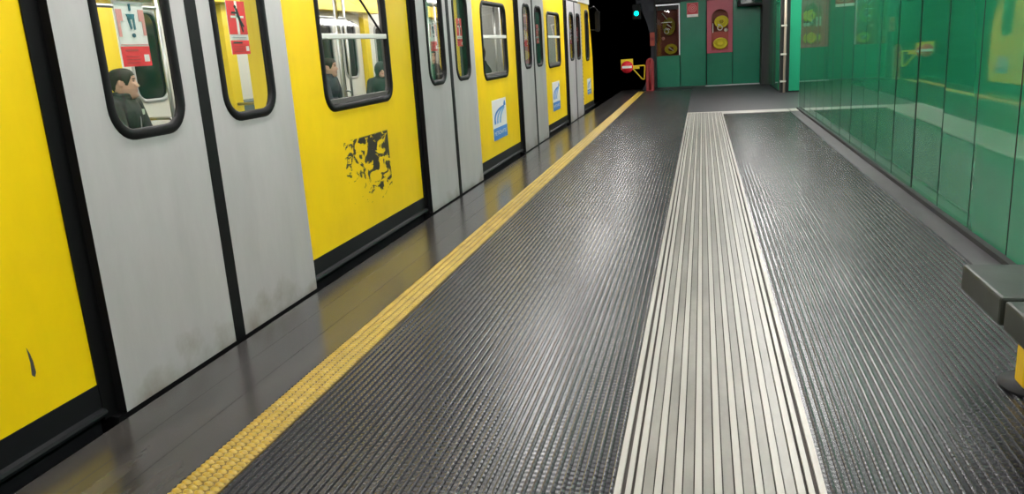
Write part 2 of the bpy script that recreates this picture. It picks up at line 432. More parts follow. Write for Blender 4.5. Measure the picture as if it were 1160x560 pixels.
# end wall: backing and green panels, open bays for the two hose cabinets
g = G()
g.box(-1.56, 2.0, 27.98, 28.3, -.03, 3.6, 'wallback')
g.box(-1.56, -1.50, 27.62, 27.98, -.03, 3.6, 'wallback')
g.box(-1.50, 1.84, 27.66, 27.98, -.03, .02, 'border'); g.box(.1, 1.84, 27.63, 27.66, -.03, .03, 'chrome_grey')
for a, b, z0, z1 in ((-1.49, -.725, .03, 1.065), (-.70, .12, .03, 2.78), (.155, .965, .03, 1.065), (.985, 1.835, .03, 2.78)):
    g.box(a, b, 27.7, 27.98, z0, z1, 'green_m')
g.box(-1.56, 2.0, 27.66, 27.98, 2.78, 3.6, 'wallback')
struct('wall_end', g)
# tunnel mouth: portal wall with a round-topped opening, then the bore
g = G()
cx, cz, R = -4.6, 1.3, 2.93
arc = [(cx + R * math.cos(math.radians(t)), cz + R * math.sin(math.radians(t))) for t in range(-28, 209, 6)]
out = [(-1.56, -1.5), (-1.56, 4.8), (-8.2, 4.8), (-8.2, -1.5)]
hole = [(arc[0][0], -1.5)] + arc + [(arc[-1][0], -1.5)]
g.plate('Y', 27.7, 28.3, [(-1.56, -1.5), (-1.56, 4.8), (-8.2, 4.8), (-8.2, -1.5)] + hole[::-1], [], 'portal')
struct('wall_portal', g)
g = G()
n = len(hole); vs = [(p[0], yv, p[1]) for yv in (28.3, 70) for p in hole]
fs = [(i, i + 1, n + i + 1, n + i) for i in range(n - 1)] + [tuple(n + i for i in range(n))]
g.add(vs, fs, 'tunnel')
struct('wall_bore', g)
g = G(); g.box(-8.2, -8.0, Y0, 27.7, -1.5, 4.8, 'tunnel'); struct('wall_left', g)
g = G(); g.box(-8.2, XE, Y0, 70, -1.7, -1.5, 'tunnel')
for xr in (-5.3, -3.7): g.box(xr - .05, xr + .05, Y0, 60, -1.5, -1.3, 'edge_dark')
struct('floor_track', g)
g = G(); g.box(-8.2, 5.6, Y0 - .2, Y0, -1.5, 4.8, 'tunnel'); struct('wall_back', g)
# ceiling: lower over the platform, higher and dark over the track
g = G()
g.box(-2.5, 5.6, Y0, 28.3, 3.6, 3.75, 'ceil'); g.box(-8.2, -2.5, Y0, 28.3, 4.7, 4.8, 'tunnel'); g.box(-2.55, -2.5, Y0, 28.3, 3.5, 4.8, 'ceil')
for k in range(31): g.box(-2.5, 2.0, Y0 + k, Y0 + k + .03, 3.59, 3.6, 'edge_dark')
struct('ceiling', g)

# ================================================================ CEILING LAMPS
def ceiling_lamp(xl, yl, L=3.6):
    t = thing('ceiling_lamp', 'long white fluorescent strip lamp on the platform ceiling', 'lamp', (xl, yl, 3.6), 'strip lamps along the platform ceiling')
    h = G(); h.box(xl - .14, xl + .14, yl - L / 2, yl + L / 2, 3.5, 3.6, 'lampbody'); build('housing', h, t)
    d = G(); d.tube([(xl - .06, yl - L / 2 + .05, 3.46), (xl - .06, yl + L / 2 - .05, 3.46)], .03, 'lampwhite')
    d.tube([(xl + .06, yl - L / 2 + .05, 3.46), (xl + .06, yl + L / 2 - .05, 3.46)], .03, 'lampwhite'); build('tube', d, t)
LAMPS = [(x_, y_) for x_ in (-2.3, 1.3) for y_ in (-1.2, 4.4, 10.4, 16.6, 22.8)] + [(3.6, 20.6)]
for xl, yl in LAMPS: ceiling_lamp(xl, yl)

# ================================================================ THE TRAIN
XP, XL = -2.81, -2.75          # plane of the yellow panels, plane of the door leaves
XF = -6.35                     # far side
train = thing('metro_train', 'yellow metro train with grey doors standing at the platform', 'train', (-4.58, 9.0, 0))
T0, TE = -3.0, 21.25           # rear of what is modelled, front end
ZT = 2.57                      # top of the yellow
DOORS = [3.005, 7.68, 12.325, 16.93]
LW, GAP = .962, .10
SC_Y = ((5.86 - 9.0) * S, (6.80 - 9.0) * S); SC_Z = (.37 * S, .955 * S)
M['yellow_scuffed'] = scuffed_yellow()

def side_panel(y0, y1, wy0=None, wy1=None, m='yellow', z0=.16):
    g = G()
    holes = [rr(wy0 + .02, wy1 - .02, 1.225, 2.23, .15)] if wy0 is not None else []
    g.plate('X', XP, XP - .06, rect(y0, y1, z0, ZT), holes, m, 'white_in', 'sillgrey')
    return build('side_panel', g, train)
def side_window(wy0, wy1, tilt):
    z0, z1 = 1.205, 2.25
    g = G(); g.ring('X', XP + .014, XP - .022, rr(wy0, wy1, z0, z1, .16), rr(wy0 + .06, wy1 - .06, z0 + .06, z1 - .06, .11), 'black')
    w = build('window', g, train)
    zb = 1.775
    g = G(); g.box(XP - .02, XP - .015, wy0 + .05, wy1 - .05, z0 + .05, zb, 'glass'); build('pane', g, w)
    g = G()
    d = .05 + (.195 if tilt else 0)
    vs = [(XP - .015, wy0 + .06, zb + .02), (XP - .015, wy1 - .06, zb + .02), (XP - d, wy1 - .06, z1 - .07), (XP - d, wy0 + .06, z1 - .07)]
    vs += [(p[0] - .006, p[1], p[2] - .001) for p in vs]
    g.add(vs, [(0, 1, 2, 3), (4, 7, 6, 5), (0, 4, 5, 1), (1, 5, 6, 2), (2, 6, 7, 3), (3, 7, 4, 0)], 'glass'); build('hopper_pane', g, w)
    g = G()
    for yy in (wy0 + .06, wy1 - .06):
        g = G(); g.tube([(XP - .02, yy, zb + .02), (XP - d - .004, yy, z1 - .06)], .010, 'black', 6); build('hopper_stay', g, w)
    g = G(); g.box(XP - .03, XP + .012, wy0 + .05, wy1 - .05, zb - .012, zb + .03, 'cream'); build('crossbar', g, w, bevel=.006)
    g = G(); g.box(XP - .06, XP - .005, wy0 + .06, wy1 - .06, z0 + .05, z0 + .095, 'sillgrey'); build('inner_sill', g, w)
def sill(y0, y1):
    g = G()
    pr = [(XP - .10, .17), (XP + .004, .17), (XP + .004, .052), (XP + .028, .044), (XP + .034, .03), (XP + .03, .015), (XP - .02, .0), (XP - .02, -.35), (XP - .10, -.35)]
    g.plate('Y', y0, y1, pr, [], 'blackgloss'); build('sill', g, train)
def emblem(y0, y1, z0, z1):
    w, h = y1 - y0, z1 - z0; X = XP
    g = G(); g.box(X, X + .004, y0, y1, z0, z1, 'white'); e = build('emblem_plate', g, train)
    g = G(); g.box(X + .004, X + .006, y0, y1, z0, z0 + .30 * h, 'blue'); build('blue_band', g, e)
    g = G()
    for k, (bx, dx) in enumerate(((.06, .0), (.22, .09), (.40, .17))):
        pts = []
        for i in range(13):
            t = i / 12                         # sweeps from a foot on the left up to the far upper corner
            a = (1 - t) ** 2; b = 2 * t * (1 - t); c = t * t
            yy = a * (bx + .10) + b * (bx - .04 + dx) + c * .86
            zz = a * .40 + b * (.74 - .05 * k) + c * (.80 - .02 * k)
            pts.append((yy, zz, .055 * (1 - t) + .018 * t))
        vs = []; fs = []
        for i, (yy, zz, ww) in enumerate(pts):
            j = min(i, 11); dy, dz = pts[j + 1][0] - pts[j][0], pts[j + 1][1] - pts[j][1]; L = math.hypot(dy, dz)
            ny_, nz_ = -dz / L * ww, dy / L * ww
            vs += [(X + .006, y0 + (yy + ny_) * w, z0 + (zz + nz_) * h), (X + .006, y0 + (yy - ny_) * w, z0 + (zz - nz_) * h)]
        fs = [(2 * i, 2 * i + 1, 2 * i + 3, 2 * i + 2) for i in range(12)]
        g.add(vs, fs, 'blue' if k == 0 else 'blue_l')
    g.plate('X', X + .004, X + .007, [(y0 + .82 * w, z0 + .80 * h), (y0 + .95 * w, z0 + .80 * h), (y0 + .95 * w, z0 + .86 * h), (y0 + .885 * w, z0 + .94 * h), (y0 + .82 * w, z0 + .86 * h)], [], 'blue')
    build('curved_tracks', g, e)
    letters(e, 'METRONAPOLI', X + .0065, (y0 + y1) / 2, z0 + .165 * h, .86 * w, .10 * h)
def letters(parent, txt, X, yc, zc, width, height):
    cu = bpy.data.curves.new('lettering', 'FONT'); cu.body = txt; cu.align_x = 'CENTER'; cu.align_y = 'CENTER'; cu.size = 1
    tmp = bpy.data.objects.new('tmp', cu); col.objects.link(tmp)
    bpy.context.view_layer.update()
    me = bpy.data.meshes.new_from_object(tmp.evaluated_get(bpy.context.evaluated_depsgraph_get()))
    bpy.data.objects.remove(tmp); bpy.data.curves.remove(cu)
    xs = [v.co.x for v in me.vertices]; ys = [v.co.y for v in me.vertices]
    sx = width / (max(xs) - min(xs)); sy = height / (max(ys) - min(ys)); my = (max(ys) + min(ys)) / 2
    org = ORG[parent.name]
    for v in me.vertices:
        p = Vector((X, yc + v.co.x * sx, zc + (v.co.y - my) * sy)); v.co = (p - org) * S
    me.materials.append(M['white'])
    o = bpy.data.objects.new('lettering', me); col.objects.link(o); o.parent = parent

# figure and text blocks printed on the door stickers, as flat coloured shapes on a thin sheet
def sticker(door, y0, y1, z0, z1, kind):
    X = XL - .024; w, h = y1 - y0, z1 - z0
    g = G()
    def R(a0, a1, b0, b1, m, l=1): g.box(X + .0035 + .0012 * (l - 1), X + .004 + .0012 * l, y0 + a0 * w, y0 + a1 * w, z0 + b0 * h, z0 + b1 * h, m)
    def PG(pts, m, l=3): g.plate('X', X + .004, X + .004 + .0012 * l, [(y0 + a * w, z0 + b * h) for a, b in pts], [], m)
    g.box(X, X + .0035, y0, y1, z0, z1, 'white')
    if kind == 'fall':
        R(0, 1, .375, 1, 'red'); R(.44, .56, .375, 1, 'white', 2); R(.16, .86, .685, .725, 'white', 2)
        R(0, 1, .0, .265, 'red'); R(.12, .62, .205, .235, 'ink', 2)
        for k in range(3): R(.12, .72, .05 + .045 * k, .06 + .045 * k, 'red_d', 2)
        R(.78, .94, .06, .15, 'white', 2)
        R(.12, .86, .31, .325, 'greytext', 2)
        PG([(.44, .88), (.56, .86), (.68, .66), (.60, .64), (.50, .72)], 'ink'); PG([(.20, .76), (.24, .80), (.56, .80), (.54, .76)], 'ink')
        PG([(.54, .70), (.62, .70), (.84, .53), (.78, .51)], 'ink'); PG([(.58, .67), (.64, .67), (.78, .42), (.71, .42)], 'ink')
        PG([(.38, .90), (.46, .93), (.52, .89), (.46, .85)], 'ink')
    else:
        R(0, 1, .0, .31, 'red'); R(.14, .58, .235, .265, 'red_d', 2)
        for k in range(3): R(.14, .6, .05 + .05 * k, .062 + .05 * k, 'red_d', 2)
        R(.76, .94, .07, .18, 'white', 2)
        R(.02, .22, .70, .88, 'pink', 2); R(.78, .98, .70, .88, 'pink', 2)
        R(.02, .12, .46, .70, 'pink', 2); R(.88, .98, .48, .70, 'pink', 2)
        R(.02, .98, .335, .345, 'pink', 2); R(.0, 1, .96, 1, 'greytext', 2)
        PG([(.48, .97), (.55, .97), (.54, .86), (.49, .86)], 'teal'); PG([(.36, .81), (.64, .81), (.60, .73), (.40, .73)], 'teal')
        PG([(.38, .75), (.46, .75), (.50, .59), (.46, .57)], 'teal'); PG([(.56, .75), (.62, .75), (.62, .57), (.57, .57)], 'teal')
        PG([(.47, .50), (.53, .515), (.58, .50), (.58, .465), (.53, .45), (.47, .465)], 'teal')
    build('sticker', g, door)

def door_leaf(y0, near):
    y1 = y0 + LW
    wy0, wy1 = (y0 + .24, y0 + .835) if near else (y0 + .135, y0 + .745)
    z0, z1 = 1.275, 2.30
    g = G(); g.plate('X', XL, XL - .05, rect(y0, y1, -.012, 2.52), [rr(wy0 + .015, wy1 - .015, z0 + .015, z1 - .015, .16)], 'alu', 'alu', 'black')
    d = build('door_leaf', g, train)
    g = G(); g.ring('X', XL + .010, XL - .014, rr(wy0, wy1, z0, z1, .17, 8), rr(wy0 + .055, wy1 - .055, z0 + .055, z1 - .055, .12, 8), 'black'); build('gasket', g, d)
    g = G(); g.plate('X', XL - .008, XL - .013, rr(wy0 + .03, wy1 - .03, z0 + .03, z1 - .03, .14, 8), [], 'glass'); build('pane', g, d)
    e = G()
    if near: e.box(XL - .045, XL + .004, y1, y1 + GAP * .5, -.012, 2.52, 'black')
    else: e.box(XL - .045, XL + .004, y0 - GAP * .5, y0, -.012, 2.52, 'black')
    build('rubber_edge', e, d)
    c = (wy0 + wy1) / 2
    if near: sticker(d, c - .105 + .0, c + .105 + .0, 1.632, 1.945, 'poster')
    else: sticker(d, c - .105, c + .095, 1.672, 1.988, 'fall')

panels = [(T0, DOORS[0] - .09, None)]
prev = None
ends = [d + 2 * LW + GAP + .012 for d in DOORS]
for i in range(3): panels.append((ends[i], DOORS[i + 1] - .07, True))
for i, (a, b, w) in enumerate(panels):
    if w:
        c = (a + b) / 2; wy0, wy1 = c - .70, c + .70
        side_panel(a, b, wy0, wy1, 'yellow_scuffed' if i == 1 else 'yellow')
        side_window(wy0, wy1, i == 1)
        if i > 1: emblem(c - .40, c + .40, .375, .93)
    else:
        side_panel(a, b)
    sill(a, b)
# a scratch on the near panel
g = G(); g.plate('X', XP, XP + .002, [(2.582, .49), (2.592, .46), (2.600, .42), (2.602, .37), (2.592, .352), (2.580, .365), (2.586, .42)], [], 'groove'); build('scratch', g, train)
for d in DOORS:
    door_leaf(d, True); door_leaf(d + LW + GAP, False)
    g = G(); g.box(XP - .10, XP + .0095, d - .09, d + .05, -.012, ZT, 'black'); g.box(XP - .10, XP - .002, d + 2 * LW + GAP, d + 2 * LW + GAP + .012, -.012, ZT, 'black')
    g.box(XP - .10, XP - .0, d - .09, d + 2 * LW + GAP + .012, 2.50, ZT, 'black')
    build('door_frame', g, train)
    g = G(); g.box(XP - .10, XL - .01, d - .05, d + 2 * LW + GAP + .01, -.35, -.016, 'black'); build('door_step', g, train)
# cab end
ca = ends[3]
g = G()
fl = [(ca, .16), (21.18, .16), (21.25, .5), (21.25, 1.25), (20.72, ZT), (ca, ZT)]
g.plate('X', XP, XP - .1, fl, [rr(19.98, 20.56, 1.22, 2.42, .16)], 'yellow'); build('cab_panel', g, train)
sill(ca, 21.18)
g = G(); g.ring('X', XP + .018, XP - .09, rr(19.95, 20.59, 1.19, 2.45, .18), rr(20.03, 20.51, 1.27, 2.37, .13), 'black'); w = build('cab_window', g, train)
g = G(); g.plate('X', XP - .02, XP - .026, rr(20.02, 20.52, 1.26, 2.38, .13), [], 'darkglass'); build('pane', g, w)
# nose across the front
g = G()
nose = [(21.18, .16), (21.25, .5), (21.25, 1.25), (20.72, ZT), (20.62, ZT), (21.13, 1.22), (21.13, .16)]
vs = [(xx, p[0], p[1]) for xx in (XP - .1, XF + .1) for p in nose]; k = len(nose)
g.add(vs, [(i, (i + 1) % k, k + (i + 1) % k, k + i) for i in range(k)], 'yellow'); build('front_panel', g, train)
g = G()
for xa, xb in ((XP - .3, XP - 1.6), (XP - 1.75, XF + .3)):
    g.add([(xa, 21.21, 1.38), (xb, 21.21, 1.38), (xb, 20.82, 2.38), (xa, 20.82, 2.38), (xa, 21.19, 1.36), (xb, 21.19, 1.36), (xb, 20.80, 2.36), (xa, 20.80, 2.36)],
          [(0, 1, 2, 3), (4, 7, 6, 5), (0, 4, 5, 1), (1, 5, 6, 2), (2, 6, 7, 3), (3, 7, 4, 0)], 'darkglass')
build('windscreen', g, train)
c = 20.3; emblem(20.05, 20.75, .375, .76)
# mirror on its bracket
g = G(); g.tube([(XP + .0, 20.75, 2.48), (XP + .12, 20.95, 2.52), (XP + .20, 21.0, 2.42)], .02, 'black', 8)
g.plate('Y', 20.98, 21.04, rr(XP + .13, XP + .25, 1.90, 2.42, .05), [], 'black')
mr = build('wing_mirror', g, train)
g = G(); g.tube([(XP + .05, 20.78, 1.95), (XP + .18, 21.01, 1.95)], .016, 'black', 8); build('mirror_stay', g, mr)
# rows of rivets / worn marks down the cab panel
for k in range(24):
    g = G(); g.ell((XP, 19.36, .32 + k * .09), (.008, .018, .022), 'groove', 6, 4); build('rivet', g, train)
# roof
g = G()
pr = [(XL, ZT), (XL + .0, ZT + .05), (XP - .02, ZT + .30), (XP - .5, ZT + .62), (-4.58, ZT + .74), (XF - XP + XP + .5, ZT + .62), (XF + .02, ZT + .30), (XF, ZT)]
pr = [(XP + .03, ZT), (XP + .03, ZT + .12), (XP - .05, ZT + .34), (XP - .5, ZT + .62), (-4.58, ZT + .74), (XF + .5, ZT + .62), (XF + .05, ZT + .34), (XF, ZT + .12), (XF, ZT)]
inn = [(p[0] + (.05 if p[0] < -4.58 else (-.05 if p[0] > -4.58 else 0)), p[1] - (.05 if p[1] > ZT else 0)) for p in pr]
g.plate('Y', T0, 20.7, pr + inn[::-1], [], 'cream'); build('roof', g, train)
# underframe and bogie mass below the platform level
g = G(); g.box(XF + .15, XP - .15, T0, 21.0, -.35, -.03, 'blackgloss')
for yb in (1.0, 17.5): g.box(XF + .5, XP - .5, yb - 1.4, yb + 1.4, -1.15, -.35, 'black')
build('underframe', g, train)
g = G()
for yb in (1.0, 17.5):
    for dy in (-.95, .95):
        for xx in (-5.3, -3.7):
            g = G(); g.tube([(xx - .06, yb + dy, -.78), (xx + .06, yb + dy, -.78)], .52, 'edge_dark', 24); build('wheel', g, train)
# ---- interior
g = G(); g.box(XF + .05, XP - .1, T0, 21.0, -.03, 0, 'trainfloor'); build('cabin_floor', g, train)
g = G(); g.box(XF + .05, XP - .1, T0, 20.6, 2.72, 2.78, 'white_in'); build('cabin_ceiling', g, train)
g = G()
for xx in (-3.75, -5.45):
    g.box(xx - .10, xx + .10, T0 + .4, 19.0, 2.665, 2.72, 'lamp')
build('cabin_lamp', g, train)
g = G(); g.box(XF + .05, XP - .1, 19.15, 19.22, 0, 2.72, 'grey_in'); build('cab_bulkhead', g, train)
g = G(); g.box(XF + .05, XP - .1, T0, T0 + .06, 0, 2.72, 'white_in'); build('rear_bulkhead', g, train)
# far side wall with its windows and doors
for i, (a, b) in enumerate([(T0, DOORS[0])] + [(ends[i], DOORS[i + 1]) for i in range(3)] + [(ends[3], 21.1)]):
    g = G(); c = (a + b) / 2
    if 0 < i < 4:
        g.plate('X', XF, XF + .08, rect(a, b, 0, ZT), [rr(c - .65, c + .65, 1.25, 2.2, .13)], 'yellow', 'white_in')
    else: g.box(XF, XF + .08, a, b, 0, ZT, 'white_in')
    fw = build('far_wall', g, train)
    if 0 < i < 4:
        g = G(); g.box(XF + .02, XF + .04, c - .66, c + .66, 1.24, 2.21, 'darkglass'); build('pane', g, fw)
        g = G(); g.ring('X', XF + .10, XF + .03, rr(c - .68, c + .68, 1.22, 2.23, .14), rr(c - .62, c + .62, 1.28, 2.17, .10), 'grey_in'); build('gasket', g, fw)
for d in DOORS:
    for near in (True, False):
        y0 = d if near else d + LW + GAP
        wy0, wy1 = (y0 + .24, y0 + .835) if near else (y0 + .135, y0 + .745)
        g = G(); g.plate('X', XF + .02, XF + .07, rect(y0, y0 + LW, 0, ZT), [rr(wy0 + .02, wy1 - .02, 1.275, 2.28, .15)], 'alu', 'white_in'); fd = build('far_door_leaf', g, train)
        g = G(); g.plate('X', XF + .035, XF + .045, rr(wy0, wy1, 1.26, 2.30, .15), [], 'darkglass'); build('pane', g, fd)
        g = G(); g.ring('X', XF + .085, XF + .06, rr(wy0 - .01, wy1 + .01, 1.25, 2.31, .17), rr(wy0 + .035, wy1 - .035, 1.295, 2.265, .13), 'chrome_grey'); build('gasket', g, fd)
    g = G(); g.box(XF + .07, XF + .12, d + LW, d + LW + GAP, 0, ZT, 'black'); build('far_door_seal', g, train)
    # yellow pillars and headers round every doorway
    e_ = d + 2 * LW + GAP
    for a, b in ((d - .27, d - .03), (e_ + .0, e_ + .23)):
        g = G(); g.box(XF + .08, XF + .16, a, b, 0, 2.45, 'yellow_in'); build('yellow_pillar', g, train)
    g = G(); g.box(XP - .15, XP - .10, d - .32, d - .10, 0, 2.45, 'yellow_in'); build('yellow_pillar', g, train)
    g = G(); g.box(XP - .26, XP - .14, e_ + .03, e_ + .27, 0, 2.45, 'yellow_in'); build('yellow_pillar', g, train)
    g = G(); g.box(XP - .14, XP - .06, e_ + .03, e_ + .27, 0, 2.45, 'post_grey'); build('inner_door_post', g, train)
    for xa, xb in ((XF + .08, XF + .34), (XP - .36, XP - .10)):
        g = G(); g.box(xa, xb, d - .46, d + 2 * LW + GAP + .46, 2.42, 2.68, 'yellow_in'); build('door_header', g, train)
# benches along both sides, glass-and-tube screens, poles and grab rails
for i in range(3):
    a, b = ends[i] + .06, DOORS[i + 1] - .06
    for sx, sgn in ((XF + .08, 1), (XP - .10, -1)):
        for k in range(3):
            y0 = a + (b - a) * k / 3 + .02; y1 = a + (b - a) * (k + 1) / 3 - .02
            g = G(); g.plate('Y', y0, y1, [(sx, .50), (sx + sgn * .58, .53), (sx + sgn * .62, .57), (sx + sgn * .58, .60), (sx + sgn * .08, .57), (sx + sgn * .05, 1.12), (sx, 1.15)], [], 'seat'); build('bench_seat', g, train, bevel=.01)
        g = G(); g.box(sx + sgn * .02, sx + sgn * .40, a + .1, b - .1, 0, .50, 'grey_in'); build('seat_plinth', g, train)
        yy = [a + .02, b - .02]
        for y in yy:
            g = G(); g.tube([(sx + sgn * .66, y, 0), (sx + sgn * .66, y, 2.70)], .022, 'chrome', 10); build('grab_pole', g, train)
        g = G(); g.tube([(sx + sgn * .66, a, 2.25), (sx + sgn * .66, b, 2.25)], .02, 'chrome', 8); build('grab_rail', g, train)
        for y in yy:
            g = G(); g.tube([(sx + sgn * .05, y, 1.10), (sx + sgn * .62, y, 1.10), (sx + sgn * .66, y, 1.06)], .02, 'chrome', 8); build('arm_rail', g, train)
for d in DOORS:
    g = G(); g.tube([(-4.58, d + 1.01, 0), (-4.58, d + 1.01, 2.72)], .025, 'chrome', 10); build('centre_pole', g, train)
for i in range(3):
    for yy in (ends[i] + .1, DOORS[i + 1] - .1):
        pass

# ================================================================ THINGS AT THE END OF THE PLATFORM
def coil(cx, cy, cz, R, r, turns, m, sx=1., sz=1.):
    g = G()
    for k in range(turns): g.torus((cx, cy - .05 + .028 * (k % 3), cz), R - k * r * 1.1, r, m, 'Y', 32, 8, sx, sz)
    return g
def hose(name_loc, cx, cz, R, turns, m, label, sx, sz, cy=27.84, tail=None):
    t = thing('fire_hose', label, 'hose', (cx, cy, cz - R * sz))
    build('coil', coil(cx, cy, cz, R, .024, turns, m, sx, sz), t)
    n = G(); a = Vector((cx - R * .35 * sx, cy - .06, cz + R * .3)); n.tube([a, a + Vector((.07, -.01, -.05)), a + Vector((.15, -.01, -.12))], [.026, .020, .012], 'brass', 8); build('nozzle', n, t)
    return t
# left cabinet: silver frame, glass front, red-brown inside
cab = thing('hose_cabinet', 'glass-fronted fire hose cabinet in a silver frame at the tunnel side of the end wall', 'cabinet', (-1.105, 27.9, 1.07))
g = G(); g.box(-1.49, -.725, 27.95, 27.97, 1.07, 2.74, 'cabback'); g.box(-1.49, -1.46, 27.72, 27.95, 1.07, 2.74, 'cabback'); g.box(-1.46, -.75, 27.72, 27.95, 1.07, 1.09, 'cabback')
g.box(-.80, -.725, 27.72, 27.95, 1.07, 2.56, 'redpost'); g.box(-1.46, -.725, 27.72, 27.95, 2.56, 2.74, 'wallback')
build('case', g, cab)
g = G(); g.box(-1.50, -.72, 27.66, 27.72, 2.69, 2.735, 'silver'); g.box(-.752, -.72, 27.66, 27.72, 1.075, 2.69, 'silver'); g.box(-1.50, -1.475, 27.66, 27.72, 1.5, 2.69, 'black'); build('frame', g, cab)
g = G(); g.box(-1.475, -.752, 27.675, 27.685, 1.08, 2.55, 'glass2'); build('glass_door', g, cab)
g = G(); g.box(-1.32, -.98, 27.76, 27.78, 2.14, 2.165, 'brass'); g.tube([(-1.30, 27.77, 2.46), (-1.14, 27.77, 2.26)], .018, 'brass', 8); build('bracket', g, cab)  # brass bracket and valve stand in for pale marks on the glass
g = G(); g.torus((-1.16, 27.78, 1.86), .07, .014, 'brass', 'Y', 20, 6); g.tube([(-1.25, 27.78, 1.92), (-1.16, 27.78, 1.97), (-1.05, 27.78, 1.92)], .018, 'brass', 6); build('valve', g, cab)
g = G(); g.tube([(-1.27, 27.74, 1.64), (-1.27, 27.80, 1.64)], .055, 'pink', 14); build('valve_cap', g, cab)
hose('a', -1.02, 1.28, .19, 4, 'hose', 'yellow fire hose coiled low in the glass-fronted cabinet', 1, .8)
hose('b', -1.08, 2.02, .24, 5, 'hose_d', 'olive-yellow fire hose hanging high in the glass-fronted cabinet', .8, 1.1, 27.88)
# right cabinet: rose-red door with an arched opening
cab2 = thing('hose_cabinet', 'rose-red fire hose cabinet with an arched opening between the green end panels', 'cabinet', (.56, 27.9, 1.07))
g = G(); g.box(.155, .965, 27.95, 27.97, 1.07, 2.755, 'cabback'); g.box(.155, .18, 27.72, 27.95, 1.07, 2.755, 'cabback'); g.box(.94, .965, 27.72, 27.95, 1.07, 2.755, 'cabback'); g.box(.155, .965, 27.72, 27.95, 2.72, 2.755, 'cabback'); build('case', g, cab2)
g = G()
arch = [(.30, 1.16), (.84, 1.16)] + [(.57 + .27 * math.cos(math.radians(t)), 2.19 + .27 * math.sin(math.radians(t))) for t in range(0, 181, 12)]
g.plate('Y', 27.68, 27.72, rect(.155, .965, 1.075, 2.755), [arch], 'cabrose'); build('door_panel', g, cab2)
g = G(); g.box(.29, .85, 27.80, 27.94, 1.16, 1.74, 'cabred'); build('reel_box', g, cab2)
g = G(); g.box(.335, .355, 27.70, 27.73, 1.72, 2.02, 'brass'); build('handle_bar', g, cab2)
g = G(); g.torus((.57, 27.72, 1.87), .075, .016, 'brass', 'Y', 18, 6); g.tube([(.50, 27.715, 1.98), (.60, 27.715, 1.95)], .02, 'brass', 6); build('valve', g, cab2)
g = G(); g.ell((.76, 27.75, 1.79), (.06, .04, .06), 'brass', 12, 8); build('valve_cap', g, cab2)
t = thing('fire_hose', 'round yellow hose roll hanging above the valve in the rose-red cabinet', 'hose', (.62, 27.84, 1.86))
build('coil', coil(.62, 27.83, 2.06, .20, .032, 4, 'hose', 1., .85), t)
g = G(); g.tube([(.62, 27.76, 2.06), (.62, 27.92, 2.06)], .05, 'hose_d', 12); build('hub', g, t)
t = thing('fire_hose', 'bright yellow oval hose roll low in the rose-red cabinet below the valve', 'hose', (.58, 27.76, 1.18))
build('coil', coil(.585, 27.75, 1.37, .205, .034, 5, 'hose', 1.0, .78), t)
g = G(); g.tube([(.585, 27.74, 1.37), (.585, 27.79, 1.37)], .09, 'hose', 12); build('hub', g, t)
# red notice on the plain panel between them
t = thing('notice_sign', 'small red notice with a white foot strip between the two hose cabinets', 'sign', (-.305, 27.7, 2.27))
g = G(); g.box(-.49, -.125, 27.685, 27.70, 2.27, 2.72, 'pink'); build('board', g, t)
g = G(); g.box(-.485, -.13, 27.68, 27.685, 2.36, 2.715, 'red_d')
g.torus((-.307, 27.68, 2.54), .12, .008, 'pink', 'Y', 24, 4); g.torus((-.307, 27.68, 2.54), .07, .008, 'pink', 'Y', 20, 4); g.torus((-.307, 27.68, 2.54), .03, .008, 'pink', 'Y', 12, 4); build('pictogram', g, t)
g = G(); g.box(-.485, -.13, 27.68, 27.685, 2.275, 2.355, 'white'); build('foot_strip', g, t)
# dark box hanging under the ceiling
t = thing('hanging_display', 'dark display box hanging under the ceiling before the end wall', 'display', (1.48, 27.2, 3.6))
g = G(); g.box(1.10, 1.96, 26.95, 27.35, 2.47, 3.1, 'black'); build('casing', g, t, bevel=.02)
g = G(); g.box(1.18, 1.90, 26.935, 26.95, 2.55, 3.02, 'darkglass'); build('screen', g, t)
g = G(); g.tube([(1.3, 27.15, 3.1), (1.3, 27.15, 3.6)], .03, 'black'); g.tube([(1.75, 27.15, 3.1), (1.75, 27.15, 3.6)], .03, 'black'); build('hanger', g, t)
# conduit in the dark corner
t = thing('wall_conduit', 'beige vertical pipe with clips in the dark corner post of the passage', 'pipe', (2.17, 23.0, 0))
g = G(); g.tube([(2.17, 23.0, 0.0), (2.17, 23.0, 3.6)], .032, 'beige', 12); build('pipe', g, t)
for zz in (.28, 1.0, 1.75, 2.5):
    g = G(); g.box(2.07, 2.21, 22.96, 23.09, zz, zz + .045, 'brass'); build('clip', g, t)
# red post, gate arm and round no-entry sign at the tunnel mouth
t = thing('barrier_post', 'red rounded steel post at the platform end beside the tunnel mouth', 'post', (-1.66, 26.7, 0))
g = G(); g.plate('Y', 26.66, 26.74, [(-1.79, 0), (-1.53, 0), (-1.53, .92), (-1.56, 1.0), (-1.62, 1.045), (-1.70, 1.045), (-1.76, 1.0), (-1.79, .92)], [], 'redpost'); build('post_plate', g, t, bevel=.015)
g = G(); g.tube([(-1.66, 26.655, 0), (-1.66, 26.655, .98)], .035, 'redpost', 12); build('ridge', g, t)
g = G(); g.box(-1.79, -1.53, 26.6, 26.8, -.002, .03, 'redpost'); build('foot', g, t)
t = thing('gate_arm', 'yellow triangular swing arm carrying a round no-entry sign over the track edge', 'barrier', (-1.80, 26.7, .37))
g = G(); tri = [(-1.835, 26.7, .83), (-2.20, 26.7, .82), (-2.23, 26.7, .79), (-2.22, 26.7, .75), (-1.93, 26.7, .40), (-1.87, 26.7, .375), (-1.85, 26.7, .40), (-1.825, 26.7, .80), (-1.835, 26.7, .83)]
g.tube(tri, .022, 'signyellow', 8); build('tube_frame', g, t)
g = G(); g.box(-2.21, -2.0, 26.67, 26.73, .73, .80, 'signyellow'); build('clamp', g, t)
